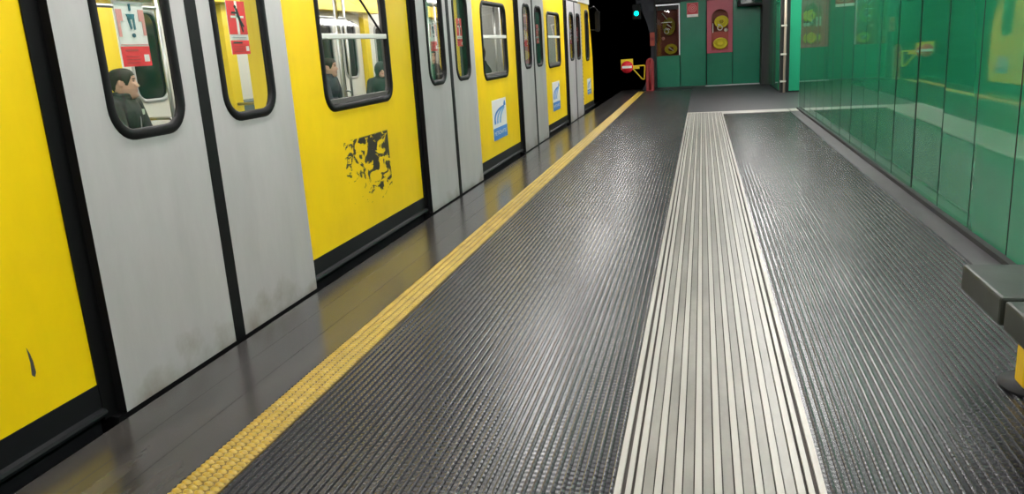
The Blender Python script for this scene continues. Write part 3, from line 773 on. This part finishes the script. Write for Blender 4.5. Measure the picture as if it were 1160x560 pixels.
g = G(); g.box(-2.60, -2.205, 26.68, 26.70, .72, 1.055, 'signyellow'); build('sign_board', g, t)
g = G(); g.tube([(-2.40, 26.655, .80), (-2.40, 26.68, .80)], .195, 'red', 32); s_ = build('red_disc', g, t)
g = G(); g.box(-2.56, -2.24, 26.645, 26.655, .765, .84, 'white'); build('white_bar', g, s_)
# green signal over the track
t = thing('track_signal', 'small signal with a lit green lamp hanging at the tunnel mouth', 'signal', (-2.12, 27.5, 2.9))
g = G(); g.box(-2.26, -1.98, 27.45, 27.66, 2.30, 2.80, 'black'); build('housing', g, t, bevel=.02)
g = G(); g.ell((-2.12, 27.44, 2.50), (.075, .03, .075), 'signal', 16, 10); build('green_lens', g, t)
g = G(); g.tube([(-2.12, 27.56, 2.8), (-2.12, 27.56, 2.92), (-1.9, 27.6, 2.98), (-1.7, 27.7, 2.98)], .03, 'portal', 8); build('bracket', g, t)
# little red call box on the portal edge
t = thing('alarm_box', 'small dull red box on the dark portal edge above the red post', 'box', (-1.62, 27.62, 1.65))
g = G(); g.box(-1.70, -1.545, 27.55, 27.70, 1.42, 1.86, 'cabred'); build('body', g, t, bevel=.015)
g = G(); g.box(-1.68, -1.565, 27.535, 27.55, 1.60, 1.70, 'redpost'); build('cover', g, t)

# ================================================================ BENCH
t = thing('platform_bench', 'dark stone slab bench on yellow legs by the green wall', 'bench', (1.45, 2.4, 0))
yb = 3.745
for k in range(4):
    g = G(); g.box(1.127, 1.80, yb - .485, yb, .43, .55, 'bench'); build('seat_slab', g, t, bevel=.012)
    yb -= .525
g = G(); g.box(1.51, 1.60, 1.7, 3.70, .385, .43, 'black'); build('rail', g, t)
for yl in (3.68, 1.9):
    g = G(); g.box(1.372, 1.50, yl - .065, yl + .06, .0, .43, 'leg_y'); lg = build('leg', g, t, bevel=.02)
    g = G(); g.tube([(1.45, yl, -.002), (1.45, yl, .010)], .155, 'blackgloss', 32); build('foot_plate', g, lg)

# ================================================================ PEOPLE (metres, own frame: facing +Y, right +X)
def lerp(a, b, t): return a + (b - a) * t
def caps(bm, p, q, ra, rb, n=12):
    p, q = Vector(p), Vector(q); d = q - p; L = d.length
    rot = Vector((0, 0, 1)).rotation_difference(d.normalized()).to_matrix() if L > 1e-6 else Matrix.Identity(3)
    prof = [(-ra, 0.001)] + [(-ra * math.cos(t), ra * math.sin(t)) for t in (.5, 1.0, 1.4)] + [(0, ra)] + [(L * k / 4, lerp(ra, rb, k / 4)) for k in (1, 2, 3)] + [(L, rb)] + [(L + rb * math.cos(t), rb * math.sin(t)) for t in (1.4, 1.0, .5)] + [(L + rb, .001)]
    rings = []
    for z, r in prof:
        rings.append([bm.verts.new(p + rot @ Vector((r * math.cos(2 * PI * k / n), r * math.sin(2 * PI * k / n), z))) for k in range(n)])
    for a, b in zip(rings[:-1], rings[1:]):
        for k in range(n): bm.faces.new((a[k], a[(k + 1) % n], b[(k + 1) % n], b[k]))
    bm.faces.new(rings[0][::-1]); bm.faces.new(rings[-1])
def ellb(bm, c, r, rot=None, nu=24, nv=16):
    rings = []; rot = rot or Matrix.Identity(3); c = Vector(c)
    for i in range(nv + 1):
        th = PI * min(max(i / nv, .004), .996)
        rings.append([bm.verts.new(c + rot @ Vector((r[0] * math.sin(th) * math.cos(2 * PI * k / nu), r[1] * math.sin(th) * math.sin(2 * PI * k / nu), r[2] * math.cos(th)))) for k in range(nu)])
    for a, b in zip(rings[:-1], rings[1:]):
        for k in range(nu): bm.faces.new((a[k], b[k], b[(k + 1) % nu], a[(k + 1) % nu]))
    bm.faces.new(rings[0]); bm.faces.new(rings[-1][::-1])
def solid(name, bm, voxel, smooth, mats, parent, colour=None):
    bmesh.ops.recalc_face_normals(bm, faces=bm.faces)
    me = bpy.data.meshes.new(name + '_raw'); bm.to_mesh(me); bm.free()
    o = bpy.data.objects.new(name + '_raw', me); col.objects.link(o)
    r = o.modifiers.new('r', 'REMESH'); r.mode = 'VOXEL'; r.voxel_size = voxel
    if smooth:
        s_ = o.modifiers.new('s', 'SMOOTH'); s_.factor = .5; s_.iterations = smooth
    bpy.context.view_layer.update()
    nm = bpy.data.meshes.new_from_object(o.evaluated_get(bpy.context.evaluated_depsgraph_get()))
    bpy.data.objects.remove(o); bpy.data.meshes.remove(me)
    nm.name = name; nm.materials.clear()
    for m in mats: nm.materials.append(M[m])
    for p in nm.polygons:
        p.use_smooth = True
        p.material_index = colour(p.center) if colour else 0
    ob = bpy.data.objects.new(name, nm); col.objects.link(ob); ob.parent = parent
    return ob

# head surface: lofted skull with brow, sockets, nose, lips, chin and jaw; centre between the ears, +Y forward
def head_bm(bm, hc, yaw, sc=1.0):
    prof = [  # z, front y, back y, half width
        (-.128, .030, -.035, .030), (-.120, .074, -.045, .040), (-.108, .091, -.052, .050), (-.090, .096, -.058, .058), (-.070, .093, -.068, .064),
        (-.050, .094, -.080, .068), (-.030, .094, -.090, .071), (-.010, .093, -.097, .073), (.010, .090, -.101, .074), (.030, .092, -.103, .076),
        (.045, .094, -.103, .077), (.060, .090, -.101, .076), (.075, .082, -.095, .073), (.090, .068, -.084, .066), (.102, .048, -.066, .054), (.110, .024, -.040, .034), (.114, .004, -.014, .012)]
    n = 48; rings = []; rot = Matrix.Rotation(yaw, 3, 'Z'); hc = Vector(hc)
    dense = []
    for (a, b) in zip(prof[:-1], prof[1:]):
        for k in range(3): dense.append(tuple(lerp(a[i], b[i], k / 3) for i in range(4)))
    dense.append(prof[-1])
    def bumpf(xx, z, front):
        e = 0.0
        def ga(cx, cz, sx, sz, h): return h * math.exp(-((xx - cx) / sx) ** 2 - ((z - cz) / sz) ** 2)
        if z <= .028: # nose ridge from the root down to the tip
            e += .020 * math.exp(-(xx / .0105) ** 2) * min(1, max(0, (.028 - z) / .045)) * .92 * (1 if z > -.028 else max(0, 1 - (-.028 - z) / .010)) * 1.25
        e += ga(0, -.024, .012, .010, .006) + ga(.014, -.027, .007, .007, .005) + ga(-.014, -.027, .007, .007, .005)
        e += ga(.030, .020, .013, .008, -.012) + ga(-.030, .020, .013, .008, -.012)          # sockets
        e += ga(.030, .018, .010, .006, .006) + ga(-.030, .018, .010, .006, .006)            # lids
        e += ga(.028, .036, .020, .006, .005) + ga(-.028, .036, .020, .006, .005)            # brow
        e += ga(0, -.052, .020, .0045, .006) + ga(0, -.064, .018, .0050, .006) + ga(0, -.0578, .022, .0022, -.004)
        e += ga(0, -.076, .018, .006, -.004) + ga(0, -.100, .020, .014, .009)
        e += ga(.045, -.008, .018, .016, .004) + ga(-.045, -.008, .018, .016, .004)
        return e
    for z, fy, by, hw in dense:
        ring = []
        for k in range(n):
            a = 2 * PI * k / n; ca, sa = math.cos(a), math.sin(a)
            e = .82 if sa > 0 else .95
            xx = hw * math.copysign(abs(ca) ** e, ca); yy = (fy if sa > 0 else -by) * math.copysign(abs(sa) ** e, sa)
            if sa > 0: yy += bumpf(xx, z, 1) * min(1, sa * 2)
            ring.append(bm.verts.new(hc + rot @ (Vector((xx, yy, z)) * sc)))
        rings.append(ring)
    for a, b in zip(rings[:-1], rings[1:]):
        for k in range(n): bm.faces.new((a[k], a[(k + 1) % n], b[(k + 1) % n], b[k]))
    bm.faces.new(rings[0][::-1]); bm.faces.new(rings[-1])
    for sx in (-1, 1):   # ears
        er = rot @ Matrix.Rotation(sx * .35, 3, 'Z')
        ellb(bm, hc + rot @ (Vector((sx * .077, -.012, .002)) * sc), (.011 * sc, .019 * sc, .032 * sc), er, 12, 8)
def hand_bm(bm, wrist, direction, palm_n, sc=1.0, curl=.35, side=1):
    d = Vector(direction).normalized(); nrm = Vector(palm_n); nrm = (nrm - d * nrm.dot(d)).normalized(); s = d.cross(nrm) * side
    w = Vector(wrist)
    caps(bm, w, w + d * .05 * sc, .026 * sc, .024 * sc)
    for o_ in (-.024, -.008, .008, .024): caps(bm, w + d * .03 * sc + s * o_ * .8 * sc, w + d * .088 * sc + s * o_ * sc, .016 * sc, .0125 * sc, 8)
    for o_, L in ((-.027, .062), (-.009, .075), (.009, .082), (.027, .072)):
        p = w + d * .088 * sc + s * o_ * sc; dd = d.copy()
        for j, fr in enumerate((.45, .32, .23)):
            dd = (dd + nrm * curl * (.5 if j == 0 else 1)).normalized(); q = p + dd * L * fr * sc
            caps(bm, p, q, (.0092 - .001 * j) * sc, (.0086 - .001 * j) * sc, 8); p = q
    p = w + d * .025 * sc + s * .024 * sc; q = p + (d * .6 + s * .7 + nrm * .3).normalized() * .042 * sc; r_ = q + (d * .85 + s * .25 + nrm * .35).normalized() * .032 * sc
    caps(bm, p, q, .013 * sc, .0105 * sc, 8); caps(bm, q, r_, .0102 * sc, .0085 * sc, 8)

def person(loc, facing, label, coat='coat', hood=False, seated=True, sc=1.0, yaw=0., voxel=.008, group=None, lean=0., detail=False, seat_h=.47, slump=0.):
    t = bpy.data.objects.new('person', None); col.objects.link(t); t['label'] = label; t['category'] = 'person'
    t.location = loc; t.rotation_euler = (0, 0, facing - PI / 2); ORG[t.name] = Vector((0, 0, 0))
    if group: t['group'] = group
    Z = seat_h if seated else .88
    def P(x, y, z): return Vector((x * sc, y * sc, z * sc)) if not seated else Vector((x * sc, y * sc, (z - .47) * sc + Z))
    if seated:
        hip = [P(s * .09, .0, .555) for s in (-1, 1)]; knee = [P(s * .12, .44, .555) for s in (-1, 1)]; ank = [Vector((s * .12 * sc, .45 * sc, .085)) for s in (-1, 1)]
        pel = P(0, -.01, .58); waist = P(0, -.04, .72); chest = P(0, -.045 + lean, .93 - slump); neckb = P(0, -.02 + lean, 1.055 - slump); hd = P(0, .005 + lean * 1.3, 1.185 - slump)
    else:
        hip = [P(s * .09, 0, .90) for s in (-1, 1)]; knee = [P(s * .10, .02, .50) for s in (-1, 1)]; ank = [P(s * .10, 0, .085) for s in (-1, 1)]
        pel = P(0, 0, .95); waist = P(0, 0, 1.10); chest = P(0, -.01, 1.30); neckb = P(0, 0, 1.44); hd = P(0, .03, 1.575)
    up = (neckb - chest).normalized()
    sh = [chest + up * .085 * sc + Vector((s * .185 * sc, 0, 0)) for s in (-1, 1)]
    if seated:
        el = [sh[i] + Vector(((-1, 1)[i] * .035 * sc, .07 * sc, -.26 * sc)) for i in (0, 1)]
        wr = [P((-1, 1)[i] * .10, .27, .70) for i in (0, 1)]; hdir = [Vector((.35 * -(-1, 1)[i], 1, -.15)) for i in (0, 1)]; pn = [Vector((0, -.1, -1))] * 2
    else:
        el = [sh[0] + Vector((-.06, .02, -.27)) * sc, sh[1] + Vector((.07, .10, -.25)) * sc]
        wr = [el[0] + Vector((-.01, .07, -.23)) * sc, el[1] + Vector((.0, .24, .05)) * sc]; hdir = [Vector((0, .2, -1)), Vector((0, 1, .1))]; pn = [Vector((1, 0, 0)), Vector((-1, 0, 0))]
    # --- one continuous body
    bm = bmesh.new()
    head_bm(bm, hd, yaw, sc)
    caps(bm, neckb - up * .02 * sc, hd + Vector((0, -.02 * sc, -.06 * sc)), .060 * sc, .056 * sc, 20)
    ellb(bm, lerp(pel, waist, .1), (.155 * sc, .105 * sc, .12 * sc)); ellb(bm, waist, (.135 * sc, .095 * sc, .14 * sc)); ellb(bm, chest, (.165 * sc, .11 * sc, .17 * sc))
    caps(bm, sh[0], sh[1], .058 * sc, .058 * sc, 16); caps(bm, neckb - up * .03 * sc, chest, .07 * sc, .10 * sc, 16)
    for i in (0, 1):
        caps(bm, sh[i], el[i], .050 * sc, .040 * sc); caps(bm, el[i], wr[i], .041 * sc, .027 * sc)
        caps(bm, hip[i], knee[i], .082 * sc, .056 * sc, 16); caps(bm, knee[i], ank[i], .055 * sc, .036 * sc, 16)
        caps(bm, ank[i] + Vector((0, -.02, -.035)) * sc, ank[i] + Vector((0, .14, -.05)) * sc, .035 * sc, .03 * sc)
        hand_bm(bm, wr[i], hdir[i], pn[i], sc, .35, (1, -1)[i])
    ri = Matrix.Rotation(-yaw, 3, 'Z')
    def face(c):
        q = (ri @ (Vector(c) - hd)) / sc
        if q.length > .17 or q.z < -.14: return 0
        if abs(q.x) < .021 and q.y > .085 and -.070 < q.z < -.049: return 1
        if q.y > .06 and .031 < q.z < .041 and .010 < abs(q.x) < .050: return 2
        if q.y > .055 and .013 < q.z < .022 and .018 < abs(q.x) < .042: return 3
        if q.z < -.045 and q.y > -.01 and abs(q.x) < .07: return 4
        return 0
    solid('body', bm, voxel * .62 if detail else voxel, 2, ['skin', 'lip', 'hair', 'iris', 'stubble'], t, face)
    # --- hair: short, close to the skull, hairline above the brow and round the ears
    if not hood:
        bm = bmesh.new(); rot = Matrix.Rotation(yaw, 3, 'Z')
        prof = [(-.070, .093, -.070, .064), (-.050, .094, -.082, .068), (-.030, .094, -.092, .071), (-.010, .093, -.099, .073), (.010, .090, -.103, .0745), (.030, .092, -.105, .0765), (.045, .094, -.105, .0775), (.060, .091, -.103, .0765), (.075, .083, -.097, .0735), (.090, .070, -.086, .067), (.102, .050, -.068, .055), (.110, .026, -.042, .036), (.115, .004, -.014, .012)]
        dense = []
        for a, b in zip(prof[:-1], prof[1:]):
            for k in range(7): dense.append(tuple(lerp(a[q], b[q], k / 7) for q in range(4)))
        dense.append(prof[-1]); n = 112
        def hairline(ph):                       # lowest z of the hair, by direction round the head (90 deg = face)
            d_ = abs(math.degrees(ph) - 90); d_ = min(d_, 360 - d_)
            for (a0, z0), (a1, z1) in zip(HL[:-1], HL[1:]):
                if d_ <= a1: return lerp(z0, z1, (d_ - a0) / (a1 - a0))
            return HL[-1][1]
        HL = [(0, .066), (28, .064), (42, .058), (52, .034), (60, .012), (68, -.012), (78, -.014), (84, .022), (104, .026), (114, .0), (128, -.035), (150, -.058), (180, -.062)]
        grid = []
        for z, fy, by, hw in dense:
            row = []
            for k in range(n):
                a = 2 * PI * k / n; ca, sa = math.cos(a), math.sin(a); e = .82 if sa > 0 else .95
                th = min(1, max(0, (z - hairline(a)) / .035)); off = .0025 + .0075 * th
                xx = hw * math.copysign(abs(ca) ** e, ca); yy_ = (fy if sa > 0 else -by) * math.copysign(abs(sa) ** e, sa)
                r_ = math.hypot(xx, yy_) or 1e-6; sl = min(1, max(0, (z - .06) / .05))
                row.append(bm.verts.new(hd + rot @ (Vector((xx * (1 + off / max(r_, .03)), yy_ * (1 + off / max(r_, .03)), z + off * sl)) * sc)))
            grid.append(row)
        for i in range(len(grid) - 1):
            zc = (dense[i][0] + dense[i + 1][0]) / 2
            for k in range(n):
                if zc > hairline(2 * PI * (k + .5) / n): bm.faces.new((grid[i][k], grid[i][(k + 1) % n], grid[i + 1][(k + 1) % n], grid[i + 1][k]))
        bm.faces.new(grid[-1])
        bmesh.ops.delete(bm, geom=[v for v in bm.verts if not v.link_faces], context='VERTS')
        bmesh.ops.recalc_face_normals(bm, faces=bm.faces)
        me = bpy.data.meshes.new('hair'); bm.to_mesh(me); bm.free(); me.materials.append(M['hair'])
        for p in me.polygons: p.use_smooth = True
        ho = bpy.data.objects.new('hair', me); col.objects.link(ho); ho.parent = t
        so = ho.modifiers.new('thickness', 'SOLIDIFY'); so.thickness = .010 * sc; so.offset = -1
    # --- jacket
    bm = bmesh.new()
    ellb(bm, lerp(pel, waist, .25), (.185 * sc, .135 * sc, .15 * sc)); ellb(bm, waist, (.170 * sc, .130 * sc, .16 * sc)); ellb(bm, chest + Vector((0, .005, .0)), (.195 * sc, .138 * sc, .185 * sc))
    caps(bm, sh[0] + Vector((.01, 0, -.005)) * sc, sh[1] + Vector((-.01, 0, -.005)) * sc, .075 * sc, .075 * sc, 18)
    for s in (0, 1): caps(bm, sh[s] + Vector(((1, -1)[s] * .02, -.005, .012)) * sc, neckb + Vector(((-1, 1)[s] * .035, -.01, -.01)) * sc, .062 * sc, .058 * sc, 14)
    for i in (0, 1):
        caps(bm, sh[i], el[i], .072 * sc, .058 * sc, 14); caps(bm, el[i], lerp(el[i], wr[i], .93), .060 * sc, .043 * sc, 14)
        for q in (.25, .5, .72): caps(bm, lerp(el[i], wr[i], q), lerp(el[i], wr[i], q + .06), .061 * sc - q * .016, .059 * sc - q * .016, 12)
    if hood:
        ellb(bm, hd + Vector((0, -.025, .01)) * sc, (.112 * sc, .125 * sc, .140 * sc)); caps(bm, neckb, hd + Vector((0, -.03, -.06)) * sc, .10 * sc, .10 * sc, 18)
    else:  # stand-up collar, open at the throat
        n = 20
        for k in range(n):
            a0 = math.radians(115 + 310 * k / n); a1 = math.radians(115 + 310 * (k + 1) / n)
            for zz, ex in ((-.015, 1.12), (.015, 1.08), (.042, 1.02)):
                q0 = neckb + Vector((.072 * ex * math.cos(a0), .078 * ex * math.sin(a0) - .005 + zz * .1, zz + (.012 if math.sin(a0) < 0 else 0))) * sc
                q1 = neckb + Vector((.072 * ex * math.cos(a1), .078 * ex * math.sin(a1) - .005 + zz * .1, zz + (.012 if math.sin(a1) < 0 else 0))) * sc
                caps(bm, q0, q1, .0165 * sc, .0165 * sc, 8)
    j = solid('jacket', bm, voxel, 3, [coat], t)
    ORG[j.name] = Vector((0, 0, 0))
    if detail:
        fr = chest + Vector((0, .140, -.02)) * sc
        g = G(); pts = [Vector((.0, .098, .105)), Vector((.0, .130, .04)), Vector((0, .142, -.03)), Vector((0, .136, -.10)), Vector((0, .128, -.18))]
        g.tube([(chest + p * sc) / S for p in pts], .004 / S, 'chrome_grey', 6); z_ = build('zip', g, j)
        g = G(); b = chest + Vector((-.085, .131, .02)) * sc
        g.plate('Y', (b.y - .012) / S, (b.y + .004) / S, rr((b.x - .022) / S, (b.x + .022) / S, (b.z - .022) / S, (b.z + .022) / S, .010 / S), [], 'badge'); build('badge', g, j)
    # --- trousers and shoes
    bm = bmesh.new()
    ellb(bm, lerp(pel, waist, .0), (.172 * sc, .122 * sc, .12 * sc))
    for i in (0, 1):
        caps(bm, hip[i], knee[i], .096 * sc, .069 * sc, 16); caps(bm, knee[i], lerp(knee[i], ank[i], .97), .069 * sc, .055 * sc, 16)
    solid('trousers', bm, voxel, 2, ['trouser'], t)
    for i in (0, 1):
        bm = bmesh.new(); a = ank[i]; fz = -a.z + (0 if seated else 0)
        base = Vector((a.x, a.y, 0))
        ellb(bm, base + Vector((0, .05, .040)) * sc, (.046 * sc, .135 * sc, .038 * sc)); caps(bm, base + Vector((0, -.02, .05)) * sc, base + Vector((0, -.01, .09)) * sc, .044 * sc, .044 * sc)
        bmesh.ops.bisect_plane(bm, geom=bm.verts[:] + bm.edges[:] + bm.faces[:], plane_co=(0, 0, .003), plane_no=(0, 0, -1), clear_outer=True)
        bmesh.ops.holes_fill(bm, edges=[e for e in bm.edges if e.is_boundary])
        solid('shoe', bm, .008, 1, ['shoe'], t)
    return t

# the young man in the first door window, seated on the far side
HX, HY = -5.78 * S, 7.11 * S
person((HX, HY, 0), math.radians(14), 'young man with short dark hair in charcoal zip jacket, in the nearest door window', seated=True, sc=.985, yaw=math.radians(16), detail=True, voxel=.007, seat_h=.486, slump=.022)
person((-5.76 * S, 11.8 * S, 0), 0.1, 'person in a navy coat seated at the left edge of the tilted train window', coat='coat_b', yaw=.1, voxel=.010, sc=.95, seat_h=.486)
person((-4.78 * S, 11.55 * S, 0), -1.0, 'small person in a dark green hood at the right edge of the tilted train window', coat='coat_t', hood=True, seated=False, sc=.70, voxel=.008)
person((-5.66 * S, 16.45 * S, 0), -.35, 'bare-faced person seated behind the left pane of the second pair of doors', coat='coat', yaw=-.3, voxel=.010, seat_h=.486)
person((-3.32 * S, 11.8 * S, 0), PI, 'person in a dark green coat behind the train window after the second doors', coat='coat_t', voxel=.010, yaw=.3, seat_h=.486)

# ================================================================ CAMERA
cam = bpy.data.cameras.new('camera'); co = bpy.data.objects.new('camera', cam); col.objects.link(co)
CM = [[0.97188, 0.22730, -0.06108], [-0.00223, -0.25054, -0.96810], [-0.23544, 0.94107, -0.24293]]
F = 891.117
y_, p_, r_ = -.24522274, .24595907, -.06283153
def RM(y, p, r):
    W = Matrix(((1, 0, 0), (0, 0, -1), (0, 1, 0)))
    A = Matrix(((math.cos(y), 0, -math.sin(y)), (0, 1, 0), (math.sin(y), 0, math.cos(y))))
    B = Matrix(((1, 0, 0), (0, math.cos(p), -math.sin(p)), (0, math.sin(p), math.cos(p))))
    C = Matrix(((math.cos(r), -math.sin(r), 0), (math.sin(r), math.cos(r), 0), (0, 0, 1)))
    return C @ B @ A @ W
m = RM(y_, p_, r_)
rot = Matrix((m[0], -m[1], -m[2])).transposed()
co.matrix_world = Matrix.Translation((0, 0, 1.6 * S)) @ rot.to_4x4()
cam.sensor_width = 36; cam.lens = F * 36 / 1160; cam.clip_start = .02; cam.clip_end = 200
scn.camera = co

# ================================================================ WORLD AND VIEW
w = bpy.data.worlds.new('world'); scn.world = w; w.use_nodes = True
w.node_tree.nodes['Background'].inputs[0].default_value = (0, 0, 0, 1)
scn.view_settings.view_transform = 'Standard'; scn.view_settings.look = 'None'; scn.view_settings.gamma = 1; scn.view_settings.use_curve_mapping = False
scn.view_settings.exposure = 0.50
scn.cycles.max_bounces = 8; scn.cycles.transparent_max_bounces = 24; scn.cycles.use_denoising = True
scn.cycles.sample_clamp_indirect = 6
